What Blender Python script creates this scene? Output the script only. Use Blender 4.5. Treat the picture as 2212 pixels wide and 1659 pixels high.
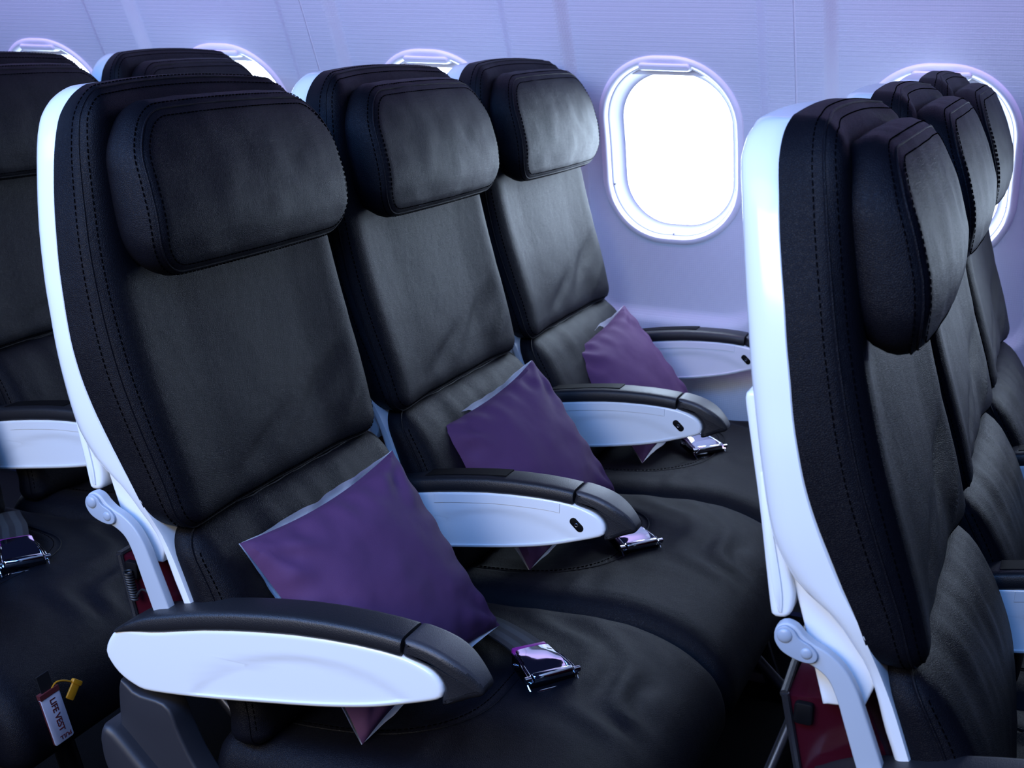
import bpy, bmesh, math, random
import numpy as np
from mathutils import Vector, Matrix, noise

for o in list(bpy.data.objects):
    bpy.data.objects.remove(o, do_unlink=True)
scene = bpy.context.scene
COL = scene.collection
R = math.radians
random.seed(7)

# ------------------------------------------------------------------ camera
FPX, YAW, PITCH, ROLL = 2813.5, R(22.681), R(-15.607), R(1.033)
CAM = Vector((0.5536, -1.0611, 1.2592))
fw = Vector((-math.sin(YAW) * math.cos(PITCH), math.cos(YAW) * math.cos(PITCH), math.sin(PITCH)))
rt = Vector((math.cos(YAW), math.sin(YAW), 0))
up = rt.cross(fw)
r2 = rt * math.cos(ROLL) + up * math.sin(ROLL)
u2 = -rt * math.sin(ROLL) + up * math.cos(ROLL)
cd = bpy.data.cameras.new('camera')
cam = bpy.data.objects.new('camera', cd)
COL.objects.link(cam)
m = Matrix.Identity(4)
for i in range(3):
    m[i][0], m[i][1], m[i][2], m[i][3] = r2[i], u2[i], -fw[i], CAM[i]
cam.matrix_world = m
cd.sensor_fit = 'HORIZONTAL'
cd.sensor_width = 36.0
cd.lens = FPX / 2212 * 36.0
cd.clip_start = 0.02
cd.dof.use_dof = True
cd.dof.focus_distance = 1.62
cd.dof.aperture_fstop = 13.0
scene.camera = cam

# ------------------------------------------------------------------ world, lights, exposure
scene.view_settings.view_transform = 'Standard'
scene.view_settings.look = 'None'
scene.view_settings.gamma = 1.0
scene.view_settings.use_curve_mapping = False
scene.view_settings.exposure = 0.0
wd = bpy.data.worlds.new('world')
scene.world = wd
wd.use_nodes = True
bg = wd.node_tree.nodes['Background']
bg.inputs[0].default_value = (0.08, 0.12, 0.45, 1)
bg.inputs[1].default_value = 0.05


def area(name, loc, aim, sx, sy, col, power, spread=180):
    l = bpy.data.lights.new(name, 'AREA')
    l.shape = 'RECTANGLE'
    l.size, l.size_y = sx, sy
    l.color = col
    l.energy = power
    l.spread = R(spread)
    o = bpy.data.objects.new(name, l)
    COL.objects.link(o)
    o.location = loc
    d = (Vector(aim) - Vector(loc)).normalized()
    z = -d
    x = Vector((1, 0, 0))
    x = (x - z * x.dot(z)).normalized()
    y = z.cross(x)
    mm = Matrix((x, y, z)).transposed().to_4x4()
    mm.translation = Vector(loc)
    o.matrix_world = mm
    return o


# violet cove strip under the overhead bins, washing the side wall
area('cove_light', (-0.3, 1.12, 1.62), (-0.3, 1.55, 1.22), 6.0, 0.06, (0.82, 0.44, 1.0), 9, 110)
# blue ceiling wash along the aisle
area('ceiling_light', (-0.75, -1.15, 2.1), (-0.3, 0.9, 0.6), 4.0, 0.5, (0.15, 0.38, 1.0), 58, 130)
# added soft white fill from the camera side, not a cabin lamp
area('aisle_light', (-0.55, -2.0, 1.75), (-0.1, 0.5, 0.75), 1.8, 0.8, (1.0, 0.95, 0.88), 23, 130)
WINDOW_EMIT = 15.0


# ------------------------------------------------------------------ helpers
def mat(name, base, rough=0.5, metal=0.0, spec=0.5, coat=0.0, trans=0.0, emit=None, es=0.0, ior=1.5):
    mt = bpy.data.materials.new(name)
    mt.use_nodes = True
    b = mt.node_tree.nodes['Principled BSDF']
    b.inputs['Base Color'].default_value = (*base, 1)
    b.inputs['Roughness'].default_value = rough
    b.inputs['Metallic'].default_value = metal
    b.inputs['Specular IOR Level'].default_value = spec
    b.inputs['Coat Weight'].default_value = coat
    b.inputs['Coat Roughness'].default_value = 0.08
    b.inputs['Transmission Weight'].default_value = trans
    b.inputs['IOR'].default_value = ior
    if emit:
        b.inputs['Emission Color'].default_value = (*emit, 1)
        b.inputs['Emission Strength'].default_value = es
    return mt


def bump(mt, layers):
    """layers: list of (kind, scale, distance, detail)"""
    nt = mt.node_tree
    b = nt.nodes['Principled BSDF']
    tc = nt.nodes.new('ShaderNodeTexCoord')
    prev = None
    for kind, scale, dist, detail in layers:
        if kind == 'voronoi':
            t = nt.nodes.new('ShaderNodeTexVoronoi')
            t.feature = 'DISTANCE_TO_EDGE'
            t.inputs['Scale'].default_value = scale
            out = t.outputs['Distance']
            mr = nt.nodes.new('ShaderNodeMapRange')
            mr.inputs['From Max'].default_value = 0.25
            nt.links.new(out, mr.inputs['Value'])
            out = mr.outputs['Result']
        elif kind == 'dots':
            t = nt.nodes.new('ShaderNodeTexVoronoi')
            t.feature = 'F1'
            t.inputs['Randomness'].default_value = 0.0
            t.inputs['Scale'].default_value = scale
            out = t.outputs['Distance']
        else:
            t = nt.nodes.new('ShaderNodeTexNoise')
            t.inputs['Scale'].default_value = scale
            t.inputs['Detail'].default_value = detail
            out = t.outputs['Fac']
        nt.links.new(tc.outputs['Object'], t.inputs['Vector'])
        bp = nt.nodes.new('ShaderNodeBump')
        bp.inputs['Strength'].default_value = 1.0
        bp.inputs['Distance'].default_value = dist
        nt.links.new(out, bp.inputs['Height'])
        if prev:
            nt.links.new(prev.outputs['Normal'], bp.inputs['Normal'])
        prev = bp
    nt.links.new(prev.outputs['Normal'], b.inputs['Normal'])
    return mt


M = {}
M['leather'] = bump(mat('black_leather', (0.0030, 0.0030, 0.0055), 0.52, spec=0.145),
                    [('noise', 12, 0.002, 2), ('noise', 60, 0.0006, 3), ('voronoi', 620, 0.00018, 0)])
M['stitch'] = mat('black_thread', (0.001, 0.001, 0.0015), 1.0, spec=0.0)
M['white'] = mat('white_plastic', (0.80, 0.82, 0.84), 0.24, spec=0.5, coat=0.25)
M['trim_black'] = bump(mat('black_plastic', (0.012, 0.012, 0.015), 0.45, spec=0.5), [('noise', 900, 0.00035, 2)])
M['inlay'] = mat('black_inset', (0.002, 0.002, 0.003), 0.6, spec=0.12)
M['tip'] = bump(mat('charcoal_plastic', (0.035, 0.033, 0.038), 0.42, spec=0.55), [('noise', 1400, 0.0003, 2)])
M['grey'] = mat('grey_painted_metal', (0.42, 0.46, 0.52), 0.38, spec=0.5)
M['greydark'] = mat('grey_cap', (0.33, 0.38, 0.46), 0.32, spec=0.5)
M['bay'] = mat('dark_grey_plastic', (0.022, 0.022, 0.028), 0.5)
M['frame'] = mat('dark_metal', (0.02, 0.02, 0.025), 0.4, metal=0.6)
M['bar'] = mat('brushed_metal', (0.22, 0.22, 0.25), 0.35, metal=0.8)
M['chrome'] = mat('chrome', (0.82, 0.83, 0.86), 0.06, metal=1.0)
M['darkchrome'] = mat('dark_chrome', (0.10, 0.10, 0.12), 0.2, metal=1.0)
M['magenta'] = mat('magenta_strap_edge', (0.30, 0.02, 0.22), 0.35)
M['purple'] = bump(mat('purple_cotton', (0.088, 0.038, 0.108), 0.75, spec=0.2), [('noise', 14, 0.006, 2), ('noise', 1500, 0.0002, 1)])
M['linen'] = bump(mat('white_cotton', (0.86, 0.87, 0.92), 0.8, spec=0.2), [('noise', 60, 0.001, 2)])
M['red'] = mat('red_acrylic', (0.085, 0.008, 0.020), 0.14, trans=0.6, ior=1.45)
M['cord'] = mat('black_cord', (0.008, 0.008, 0.01), 0.5)
M['yellow'] = mat('yellow_plastic', (0.42, 0.19, 0.008), 0.45)
M['tag'] = mat('white_tag_fabric', (0.36, 0.38, 0.50), 0.8)  # white fabric with the shade below the seat put into its colour
M['tagred'] = mat('dark_red_print', (0.07, 0.006, 0.010), 0.7)
M['wall'] = bump(mat('sidewall_plastic', (0.52, 0.56, 0.63), 0.5, spec=0.35), [('dots', 230, 0.0004, 0)])
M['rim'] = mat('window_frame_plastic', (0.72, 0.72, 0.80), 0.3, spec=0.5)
M['reveal'] = mat('window_reveal_plastic', (0.20, 0.20, 0.29), 0.5, spec=0.3)  # frame plastic darkened in colour to hold back the pane's glare
M['pane'] = mat('bright_window_pane', (0.9, 0.9, 0.9), 0.5, emit=(0.64, 0.80, 1.0), es=WINDOW_EMIT)
M['carpet'] = bump(mat('dark_carpet', (0.006, 0.006, 0.008), 0.95, spec=0.1), [('noise', 500, 0.002, 2)])
M['rail'] = mat('seat_rail', (0.03, 0.03, 0.035), 0.5, metal=0.5)

# webbing with lengthwise stripes (UV)
wb = mat('belt_webbing', (0.02, 0.02, 0.025), 0.6)
nt = wb.node_tree
uvn = nt.nodes.new('ShaderNodeUVMap')
sep = nt.nodes.new('ShaderNodeSeparateXYZ')
nt.links.new(uvn.outputs['UV'], sep.inputs[0])
rp = nt.nodes.new('ShaderNodeValToRGB')
rp.color_ramp.interpolation = 'CONSTANT'
e = rp.color_ramp.elements
dk, lt = (0.010, 0.010, 0.013, 1), (0.030, 0.033, 0.036, 1)
e[0].position, e[0].color = 0.0, dk
e[1].position, e[1].color = 0.18, lt
for p, c in ((0.40, dk), (0.60, lt), (0.82, dk)):
    k = e.new(p)
    k.color = c
nt.links.new(sep.outputs[0], rp.inputs[0])
nt.links.new(rp.outputs[0], nt.nodes['Principled BSDF'].inputs['Base Color'])
M['web'] = wb


def hermite(xs, ys):
    """monotone cubic interpolation through the points"""
    xs, ys = np.array(xs, float), np.array(ys, float)
    o = np.argsort(xs)
    xs, ys = xs[o], ys[o]
    h = np.diff(xs)
    d = np.diff(ys) / h
    t = np.zeros(len(xs))
    t[0], t[-1] = d[0], d[-1]
    for i in range(1, len(xs) - 1):
        t[i] = 0 if d[i - 1] * d[i] <= 0 else 2 * d[i - 1] * d[i] / (d[i - 1] + d[i])

    def f(x):
        x = min(max(x, xs[0]), xs[-1])
        i = min(max(int(np.searchsorted(xs, x)) - 1, 0), len(h) - 1)
        s = (x - xs[i]) / h[i]
        return float((1 + 2 * s) * (1 - s) ** 2 * ys[i] + s * (1 - s) ** 2 * h[i] * t[i]
                     + s * s * (3 - 2 * s) * ys[i + 1] + s * s * (s - 1) * h[i] * t[i + 1])
    return f


def smooth(a, b, x):
    t = min(max((x - a) / (b - a), 0.0), 1.0)
    return t * t * (3 - 2 * t)


def mesh(name, verts, faces, material, flat=False, uvs=None):
    me = bpy.data.meshes.new(name)
    me.from_pydata([tuple(v) for v in verts], [], faces)
    bm = bmesh.new()
    bm.from_mesh(me)
    bmesh.ops.recalc_face_normals(bm, faces=bm.faces)
    bm.to_mesh(me)
    bm.free()
    me.materials.append(M[material])
    if not flat:
        me.polygons.foreach_set('use_smooth', [True] * len(me.polygons))
        me.set_sharp_from_angle(angle=R(42))
    if uvs:
        l = me.uv_layers.new(name='UVMap')
        for p in me.polygons:
            for li in p.loop_indices:
                l.data[li].uv = uvs[me.loops[li].vertex_index]
    return me


def add(name, me, parent=None, loc=(0, 0, 0), rot=None):
    o = bpy.data.objects.new(name, me)
    if name == 'stitching':
        o['kind'] = 'stuff'
    COL.objects.link(o)
    o.location = loc
    if rot:
        o.rotation_euler = rot
    if parent:
        o.parent = parent
    return o


def empty(name, loc, label, cat, group=None):
    o = bpy.data.objects.new(name, None)
    COL.objects.link(o)
    o.location = loc
    o.empty_display_size = 0.05
    o['label'] = label
    o['category'] = cat
    if group:
        o['group'] = group
    return o


def rrect(u0, u1, v0, v1, r0, r1, arch=0.0, nc=12, ne=18):
    """returns f(inset) -> closed list of (u,v); r0 radius at the low-v corners, r1 at the high-v ones"""
    def f(ins):
        a0, a1, b0, b1 = u0 + ins, u1 - ins, v0 + ins, v1 - ins
        ra, rb = max(r0 - ins, 0.002), max(r1 - ins, 0.002)
        pts = []

        def arc(cx, cy, r, s):
            for k in range(nc):
                a = s + (math.pi / 2) * k / nc
                pts.append((cx + r * math.cos(a), cy + r * math.sin(a)))

        def edge(p, q):
            for k in range(ne):
                t = k / ne
                pts.append((p[0] + (q[0] - p[0]) * t, p[1] + (q[1] - p[1]) * t))
        edge((a1, b0 + ra), (a1, b1 - rb))
        arc(a1 - rb, b1 - rb, rb, 0)
        edge((a1 - rb, b1), (a0 + rb, b1))
        arc(a0 + rb, b1 - rb, rb, math.pi / 2)
        edge((a0, b1 - rb), (a0, b0 + ra))
        arc(a0 + ra, b0 + ra, ra, math.pi)
        edge((a0 + ra, b0), (a1 - ra, b0))
        arc(a1 - ra, b0 + ra, ra, 1.5 * math.pi)
        if arch:
            uc, hw, vc, hh = (u0 + u1) / 2, (u1 - u0) / 2, (v0 + v1) / 2, (v1 - v0) / 2
            pts = [(u, v + arch * max(0, (v - vc) / hh) * (1 - ((u - uc) / hw) ** 2)) for u, v in pts]
        return pts
    return f


def pad(name, outline, front, back, place, material, edge, inner=16, seam=None, wob=None):
    """closed cushion: rings from the middle of the front face, over the rim (edge = [(inset, depth)]), to the back.
    front/back(u,v) give the height w; place(u,v,w) gives 3D."""
    e0 = outline(edge[0][0])
    n = len(e0)
    uc = sum(p[0] for p in e0) / n
    vc = sum(p[1] for p in e0) / n
    V = []

    def put(u, v, d):
        f, b = front(u, v), back(u, v)
        p = place(u, v, f * (1 - d) + b * d)
        V.append(p)
    put(uc, vc, edge[0][1])
    for k in range(1, inner):
        s = (k / inner) ** 0.8
        for u, v in e0:
            put(uc + (u - uc) * s, vc + (v - vc) * s, edge[0][1])
    for ins, d in edge:
        for u, v in outline(ins):
            put(u, v, d)
    rings = inner - 1 + len(edge)
    e1 = outline(edge[-1][0])
    for s in (0.66, 0.33):
        for u, v in e1:
            put(uc + (u - uc) * s, vc + (v - vc) * s, edge[-1][1])
    rings += 2
    put(uc, vc, edge[-1][1])
    F = []
    for k in range(n):
        F.append((0, 1 + k, 1 + (k + 1) % n))
    for r in range(rings - 1):
        a, b = 1 + r * n, 1 + (r + 1) * n
        for k in range(n):
            k2 = (k + 1) % n
            F.append((a + k, b + k, b + k2, a + k2))
    last = len(V) - 1
    a = 1 + (rings - 1) * n
    for k in range(n):
        F.append((last, a + (k + 1) % n, a + k))
    if wob:
        V = [wob(Vector(p)) for p in V]
    return mesh(name, V, F, material)


def tube_data(pts, r, n=8, closed=False, cap=True):
    pts = [Vector(p) for p in pts]
    m_ = len(pts)
    V, F = [], []
    ref = None
    for i, p in enumerate(pts):
        a = pts[(i - 1) % m_] if (closed or i > 0) else p
        b = pts[(i + 1) % m_] if (closed or i < m_ - 1) else p
        t = (b - a).normalized()
        if ref is None:
            ref = t.orthogonal().normalized()
        ref = (ref - t * ref.dot(t)).normalized()
        s = t.cross(ref)
        rr = r(i / max(1, m_ - 1)) if callable(r) else r
        for k in range(n):
            an = 2 * math.pi * k / n
            V.append(p + (ref * math.cos(an) + s * math.sin(an)) * rr)
    for i in range(m_ if closed else m_ - 1):
        a, b = i * n, ((i + 1) % m_) * n
        for k in range(n):
            F.append((a + k, a + (k + 1) % n, b + (k + 1) % n, b + k))
    if cap and not closed:
        F.append(tuple(range(n)))
        F.append(tuple((m_ - 1) * n + k for k in range(n)))
    return V, F


def tube(name, pts, r, material, n=8, closed=False):
    V, F = tube_data(pts, r, n, closed)
    return mesh(name, V, F, material)


def join(parts):
    V, F = [], []
    for v, f in parts:
        o = len(V)
        V += list(v)
        F += [tuple(i + o for i in q) for q in f]
    return V, F


def stitches(name, pts, length=0.0042, gap=0.0026, r=0.0006, closed=True):
    """dashes along a line, joined"""
    pts = [Vector(p) for p in pts]
    if closed:
        pts = pts + [pts[0]]
    L = [0.0]
    for a, b in zip(pts, pts[1:]):
        L.append(L[-1] + (b - a).length)

    def at(s):
        i = min(max(int(np.searchsorted(L, s)) - 1, 0), len(pts) - 2)
        d = L[i + 1] - L[i]
        return pts[i].lerp(pts[i + 1], (s - L[i]) / d if d > 0 else 0)
    out, s = [], 0.0
    while s + length < L[-1]:
        out.append(tube_data([at(s), at(s + length)], r, 4))
        s += length + gap
    V, F = join(out)
    return mesh(name, V, F, 'stitch')


def resample(pts, n, closed=True):
    """Catmull-Rom through pts, resampled evenly"""
    P = [Vector((*p, 0)) if len(p) == 2 else Vector(p) for p in pts]
    dense = []
    m_ = len(P)
    for i in range(m_ if closed else m_ - 1):
        p0 = P[(i - 1) % m_] if closed or i > 0 else P[i]
        p1, p2 = P[i], P[(i + 1) % m_]
        p3 = P[(i + 2) % m_] if closed or i + 2 < m_ else p2
        for k in range(12):
            t = k / 12
            dense.append(0.5 * ((2 * p1) + (p2 - p0) * t + (2 * p0 - 5 * p1 + 4 * p2 - p3) * t * t
                                + (3 * p1 - p0 - 3 * p2 + p3) * t ** 3))
    dense.append(P[0] if closed else P[-1])
    L = [0.0]
    for a, b in zip(dense, dense[1:]):
        L.append(L[-1] + (b - a).length)
    out = []
    for k in range(n):
        s = L[-1] * k / (n if closed else n - 1)
        i = min(max(int(np.searchsorted(L, s)) - 1, 0), len(dense) - 2)
        d = L[i + 1] - L[i]
        out.append(dense[i].lerp(dense[i + 1], (s - L[i]) / d if d > 0 else 0))
    return [(p.x, p.y, p.z) if len(pts[0]) == 3 else (p.x, p.y) for p in out]


def offset(poly, d):
    n = len(poly)
    ar = sum(poly[i][0] * poly[(i + 1) % n][1] - poly[(i + 1) % n][0] * poly[i][1] for i in range(n))
    sg = 1 if ar > 0 else -1
    out = []
    for i in range(n):
        a, b = poly[i - 1], poly[(i + 1) % n]
        tx, ty = b[0] - a[0], b[1] - a[1]
        l = math.hypot(tx, ty) or 1
        out.append((poly[i][0] - sg * ty / l * d, poly[i][1] + sg * tx / l * d))
    return out


def slab_data(poly, w0, w1, bev, place, seg=4):
    """extruded outline with rounded rims; place(u,v,w)"""
    n = len(poly)
    rings = []
    for k in range(seg + 1):
        a = (math.pi / 2) * k / seg
        rings.append((bev * (1 - math.sin(a)), w0 + bev * (1 - math.cos(a))))
    for k in range(seg + 1):
        a = (math.pi / 2) * k / seg
        rings.append((bev * (1 - math.cos(a)), w1 - bev * (1 - math.sin(a))))
    V, F = [], []
    for ins, w in rings:
        V += [place(u, v, w) for u, v in offset(poly, ins)]
    for r in range(len(rings) - 1):
        for k in range(n):
            k2 = (k + 1) % n
            F.append((r * n + k, r * n + k2, (r + 1) * n + k2, (r + 1) * n + k))
    F.append(tuple(range(n)))
    F.append(tuple((len(rings) - 1) * n + k for k in range(n)))
    return V, F


XZ = lambda u, v, w: (u, w, v)        # outline in x,z ; thickness in y
XY = lambda u, v, w: (u, v, w)
YZ = lambda u, v, w: (w, u, v)


def slab(name, poly, w0, w1, bev, place, material, seg=4):
    V, F = slab_data(poly, w0, w1, bev, place, seg)
    return mesh(name, V, F, material)


def box_data(x0, x1, y0, y1, z0, z1):
    V = [(x, y, z) for x in (x0, x1) for y in (y0, y1) for z in (z0, z1)]
    return V, [(0, 1, 3, 2), (4, 6, 7, 5), (0, 4, 5, 1), (2, 3, 7, 6), (0, 2, 6, 4), (1, 5, 7, 3)]


def rpoly(u0, u1, v0, v1, r, n=6):
    return rrect(u0, u1, v0, v1, r, r, 0, n, 4)(0)


def wobble(amp, scale, seed=0.0):
    def f(p):
        q = p * scale + Vector((seed, seed * 2, -seed))
        return p + Vector((noise.noise(q), noise.noise(q + Vector((9, 0, 0))), noise.noise(q + Vector((0, 9, 0))))) * amp
    return f


# ------------------------------------------------------------------ the setting: side wall, windows, floor
WX, WP = -1.7738, 0.5246              # first window centre, window spacing
wall_prof = hermite([0.0, 0.66, 0.85, 1.0, 1.1, 1.22, 1.303, 1.5, 1.75],
                    [1.60, 1.60, 1.59, 1.555, 1.515, 1.454, 1.41, 1.29, 1.12])
ZC, HW, HH = 1.001, 0.1415, 0.185     # window centre height, half sizes
REC = 0.02


def field(dx, z):
    """0 on the raised rib, 1 in the recessed field round a window"""
    hx, zb, r = 0.198, 0.648, 0.075
    qx = abs(dx) - (hx - r)
    qz = (zb + r) - z
    sd = math.hypot(max(qx, 0), max(qz, 0)) + min(max(qx, qz), 0) - r
    return 1 - smooth(-0.014, 0.014, sd)


def wall_y(dx, z):
    return wall_prof(z) + REC * field(dx, z)


win_out = rrect(-HW, HW, ZC - HH, ZC + HH, 0.125, 0.128, 0.0, 22, 22)


def wall_cell(cx, left_end, right_end):
    gap = 0.0022
    xa = -WP / 2 + (gap if left_end else 0)
    xb = WP / 2 - (gap if right_end else 0)
    ra, rb, qa, qb = -0.172, 0.172, 0.785, 1.225      # window zone, all within the recessed field
    op = win_out(-0.004)
    n = len(op)
    border = []
    for u, v in op:                    # ray from the window centre to the zone border
        du, dv = u, v - ZC
        ts = []
        if du > 1e-9: ts.append(rb / du)
        if du < -1e-9: ts.append(ra / du)
        if dv > 1e-9: ts.append((qb - ZC) / dv)
        if dv < -1e-9: ts.append((qa - ZC) / dv)
        t = min(ts)
        border.append([du * t, ZC + dv * t])
    for cxn, czn in ((ra, qa), (ra, qb), (rb, qa), (rb, qb)):   # snap the nearest ray to each corner
        i = min(range(n), key=lambda k: (border[k][0] - cxn) ** 2 + (border[k][1] - czn) ** 2)
        border[i] = [cxn, czn]
    V, F = [], []
    NR = 14
    for r in range(NR + 1):
        s = r / NR
        for (u, v), (bu, bv) in zip(op, border):
            x, z = u + (bu - u) * s, v + (bv - v) * s
            V.append((cx + x, wall_y(x, z), z))
    for r in range(NR):
        for k in range(n):
            k2 = (k + 1) % n
            F.append((r * n + k, r * n + k2, (r + 1) * n + k2, (r + 1) * n + k))
    # regular sheet round the zone
    xl = list(np.linspace(xa, ra, 31))
    xm = list(np.linspace(ra, rb, 29))[1:]
    xr = list(np.linspace(rb, xb, 31))[1:]
    zl = list(np.linspace(0.02, qa, 111))
    zm = list(np.linspace(qa, qb, 49))[1:]
    zh = list(np.linspace(qb, 1.62, 41))[1:]
    XS, ZS = xl + xm + xr, zl + zm + zh
    o, nx = len(V), len(XS)
    for z in ZS:
        for x in XS:
            V.append((cx + x, wall_y(x, z), z))
    for j in range(len(ZS) - 1):
        for i in range(nx - 1):
            if 30 <= i < 58 and 110 <= j < 158:
                continue
            a = o + j * nx + i
            F.append((a, a + 1, a + nx + 1, a + nx))
    za, zb = 0.02, 1.62
    # returned lip at a panel end
    for end, xe in ((left_end, xa), (right_end, xb)):
        if end:
            o = len(V)
            zs = [za + (zb - za) * k / 40 for k in range(41)]
            for z in zs:
                V.append((cx + xe, wall_y(xe, z), z))
                V.append((cx + xe, wall_y(xe, z) + 0.02, z))
            for k in range(40):
                F.append((o + 2 * k, o + 2 * k + 1, o + 2 * k + 3, o + 2 * k + 2))
    return V, F


backing = bpy.data.objects.new('wall_window_side', mesh('wall_window_side', *(lambda zs: (
    [(x, wall_prof(z) + 0.16, z) for z in zs for x in (-3.1, 1.12)],
    [(2 * i, 2 * i + 1, 2 * i + 3, 2 * i + 2) for i in range(len(zs) - 1)]))([0.0 + 1.7 * k / 24 for k in range(25)]), 'wall'))
COL.objects.link(backing)
backing['kind'] = 'structure'
backing['label'] = 'pale lavender cabin side wall with oval windows behind the seats'
backing['category'] = 'wall'
for k0 in (-2, 0, 2, 4):
    V, F = join([wall_cell(WX + k0 * WP, True, False), wall_cell(WX + (k0 + 1) * WP, False, True)])
    add('sidewall_panel', mesh('sidewall_panel', V, F, 'wall'), backing)
# joint strips behind the panel gaps
n_t = 0
for k0 in (-2, 0, 2, 4, 6):
    xs = WX + (k0 - 0.5) * WP
    V, F = [], []
    for k in range(41):
        z = 0.02 + 1.6 * k / 40
        y = wall_prof(z) + 0.003
        V += [(xs - 0.006, y, z), (xs + 0.006, y, z), (xs + 0.006, y + 0.01, z), (xs - 0.006, y + 0.01, z)]
    for k in range(40):
        for j in range(4):
            F.append((4 * k + j, 4 * k + (j + 1) % 4, 4 * k + 4 + (j + 1) % 4, 4 * k + 4 + j))
    n_t += 1
    t = add('trim_%d' % n_t, mesh('panel_joint', V, F, 'rim'))
    t['kind'] = 'structure'
    t['label'] = 'narrow vertical joint strip between two side wall panels'
    t['category'] = 'trim'


def shade(zs, wy):
    top = [(u, v) for u, v in win_out(0.0075) if v > max(zs, ZC + 0.02)]
    top.sort(key=lambda p: p[0])
    V, F = [], []
    q = len(top)
    for dd in (0.014, 0.019):
        for u, v in top:
            V.append((u, wy(u, v, dd), v))
        for u, v in top:
            b = max([zs] + [q_[1] for q_ in win_out(0.0075) if q_[1] < ZC and abs(q_[0] - u) < 0.006])
            V.append((u, wy(u, b, dd), b))
    for k in range(q - 1):
        F.append((k, k + 1, q + k + 1, q + k))
        F.append((2 * q + k, 2 * q + k + 1, 3 * q + k + 1, 3 * q + k))
        F.append((q + k, q + k + 1, 3 * q + k + 1, 3 * q + k))
    return mesh('window_shade', V, F, 'rim')


def win_meshes():
    def wy(u, z, d):
        return wall_prof(z) + REC + d
    n = len(win_out(0))

    def loop(prof, name, material):
        V, F = [], []
        for ins, d in prof:
            V += [(u, wy(u, v, d), v) for u, v in win_out(ins)]
        for r in range(len(prof) - 1):
            for k in range(n):
                k2 = (k + 1) % n
                F.append((r * n + k, r * n + k2, (r + 1) * n + k2, (r + 1) * n + k))
        return mesh(name, V, F, material)
    fr = loop([(-0.012, 0.0015), (-0.0105, -0.0020), (-0.0075, -0.0050), (-0.003, -0.0065), (0.0005, -0.006), (0.004, -0.002), (0.0055, 0.003), (0.0065, 0.008)], 'window_frame', 'rim')
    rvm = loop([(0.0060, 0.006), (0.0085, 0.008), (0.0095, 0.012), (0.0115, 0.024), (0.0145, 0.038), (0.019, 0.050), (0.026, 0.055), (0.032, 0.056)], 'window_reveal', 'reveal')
    # pane
    o = win_out(0.024)
    V = [(0, wy(0, ZC, 0.0545), ZC)]
    for s in (0.25, 0.5, 0.75, 1.0):
        V += [(u * s, wy(0, ZC + (v - ZC) * s, 0.0545), ZC + (v - ZC) * s) for u, v in o]
    F = [(0, 1 + k, 1 + (k + 1) % n) for k in range(n)]
    for r in range(3):
        for k in range(n):
            k2 = (k + 1) % n
            F.append((1 + r * n + k, 1 + (r + 1) * n + k, 1 + (r + 1) * n + k2, 1 + r * n + k2))
    pn = mesh('window_pane', V, F, 'pane')
    sh = shade(1.1585, wy)
    hp = rpoly(-0.053, 0.053, 1.1675, 1.1825, 0.0074, 6)
    V, F = slab_data(hp, -0.012, 0.018, 0.005, lambda u, v, w: (u, wy(u, v, w), v))
    hd = mesh('shade_handle', V, F, 'rim')
    rv = []
    for (u, v) in ((-0.132, 1.085), (-0.130, 0.925), (0.0, 0.826), (0.133, 0.93)):
        rv.append(slab_data([(u + 0.0017 * math.cos(a), v + 0.0017 * math.sin(a)) for a in [k * math.pi / 4 for k in range(8)]],
                            0.008, 0.016, 0.0004, lambda a, b, w: (a, wy(a, b, w), b), 1))
    V, F = join(rv)
    return fr, rvm, pn, sh, hd, mesh('frame_screw', V, F, 'bar')


fr, rv_m, pn, sh, hd, scm = win_meshes()
wlab = {0: 'leftmost window in view, its top showing above the rear middle seat',
        1: 'window partly hidden behind the rear window seat headrest',
        2: 'window with only its shade handle showing above the two farther front seats',
        3: 'fully visible bright oval window beside the window seat headrest',
        4: 'rightmost bright window behind the headrests of the front row'}
for n_w, k in enumerate(range(-2, 6), 1):
    w = empty('window_%d' % n_w, (WX + k * WP, 0, 0), wlab.get(k, 'bright oval cabin window just beyond the %s picture edge' % ('right' if k > 4 else 'left')), 'window')
    w['kind'] = 'structure'
    add('window_frame', fr, w)
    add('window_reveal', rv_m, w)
    add('window_pane', pn, w)
    s = add('window_shade', sh, w)
    add('shade_handle', hd, s)
    add('frame_screw', scm, w)

fl = add('floor', mesh('floor', *box_data(-3.1, 1.3, -2.2, 1.62, -0.05, 0.0), 'carpet'))
fl['kind'] = 'structure'
fl['label'] = 'dark carpeted cabin floor under the seats'
fl['category'] = 'floor'

# ------------------------------------------------------------------ seat meshes (seat-local: x forward, y to the window, z up)
YL, YR = 0.008, 0.478
YC = (YL + YR) / 2
bb = hermite([0.50, 0.56, .628, .651, .69, .705, .722, .735, .751, .762, .77, .78, .79, .803, .82, .85, .88, .91, .94, .97, 1.0, 1.03, 1.06, 1.09, 1.12, 1.15, 1.165, 1.176, 1.186],
             [-.262, -.279, -.301, -.31, -.322, -.328, -.337, -.347, -.359, -.371, -.383, -.395, -.404, -.412, -.421, -.429, -.435, -.441, -.447, -.4525, -.457, -.462, -.467, -.472, -.477, -.4826, -.482, -.476, -.460])
fb = hermite([0.50, .632, .68, .70, .73, .76, .79, .82, .85, .88, .91, .94, .97, 1.0, 1.03, 1.06, 1.09, 1.12, 1.15, 1.17, 1.19],
             [-.243, -.289, -.307, -.316, -.3276, -.339, -.354, -.3675, -.381, -.392, -.400, -.407, -.412, -.418, -.423, -.429, -.435, -.440, -.4455, -.447, -.443])
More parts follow.
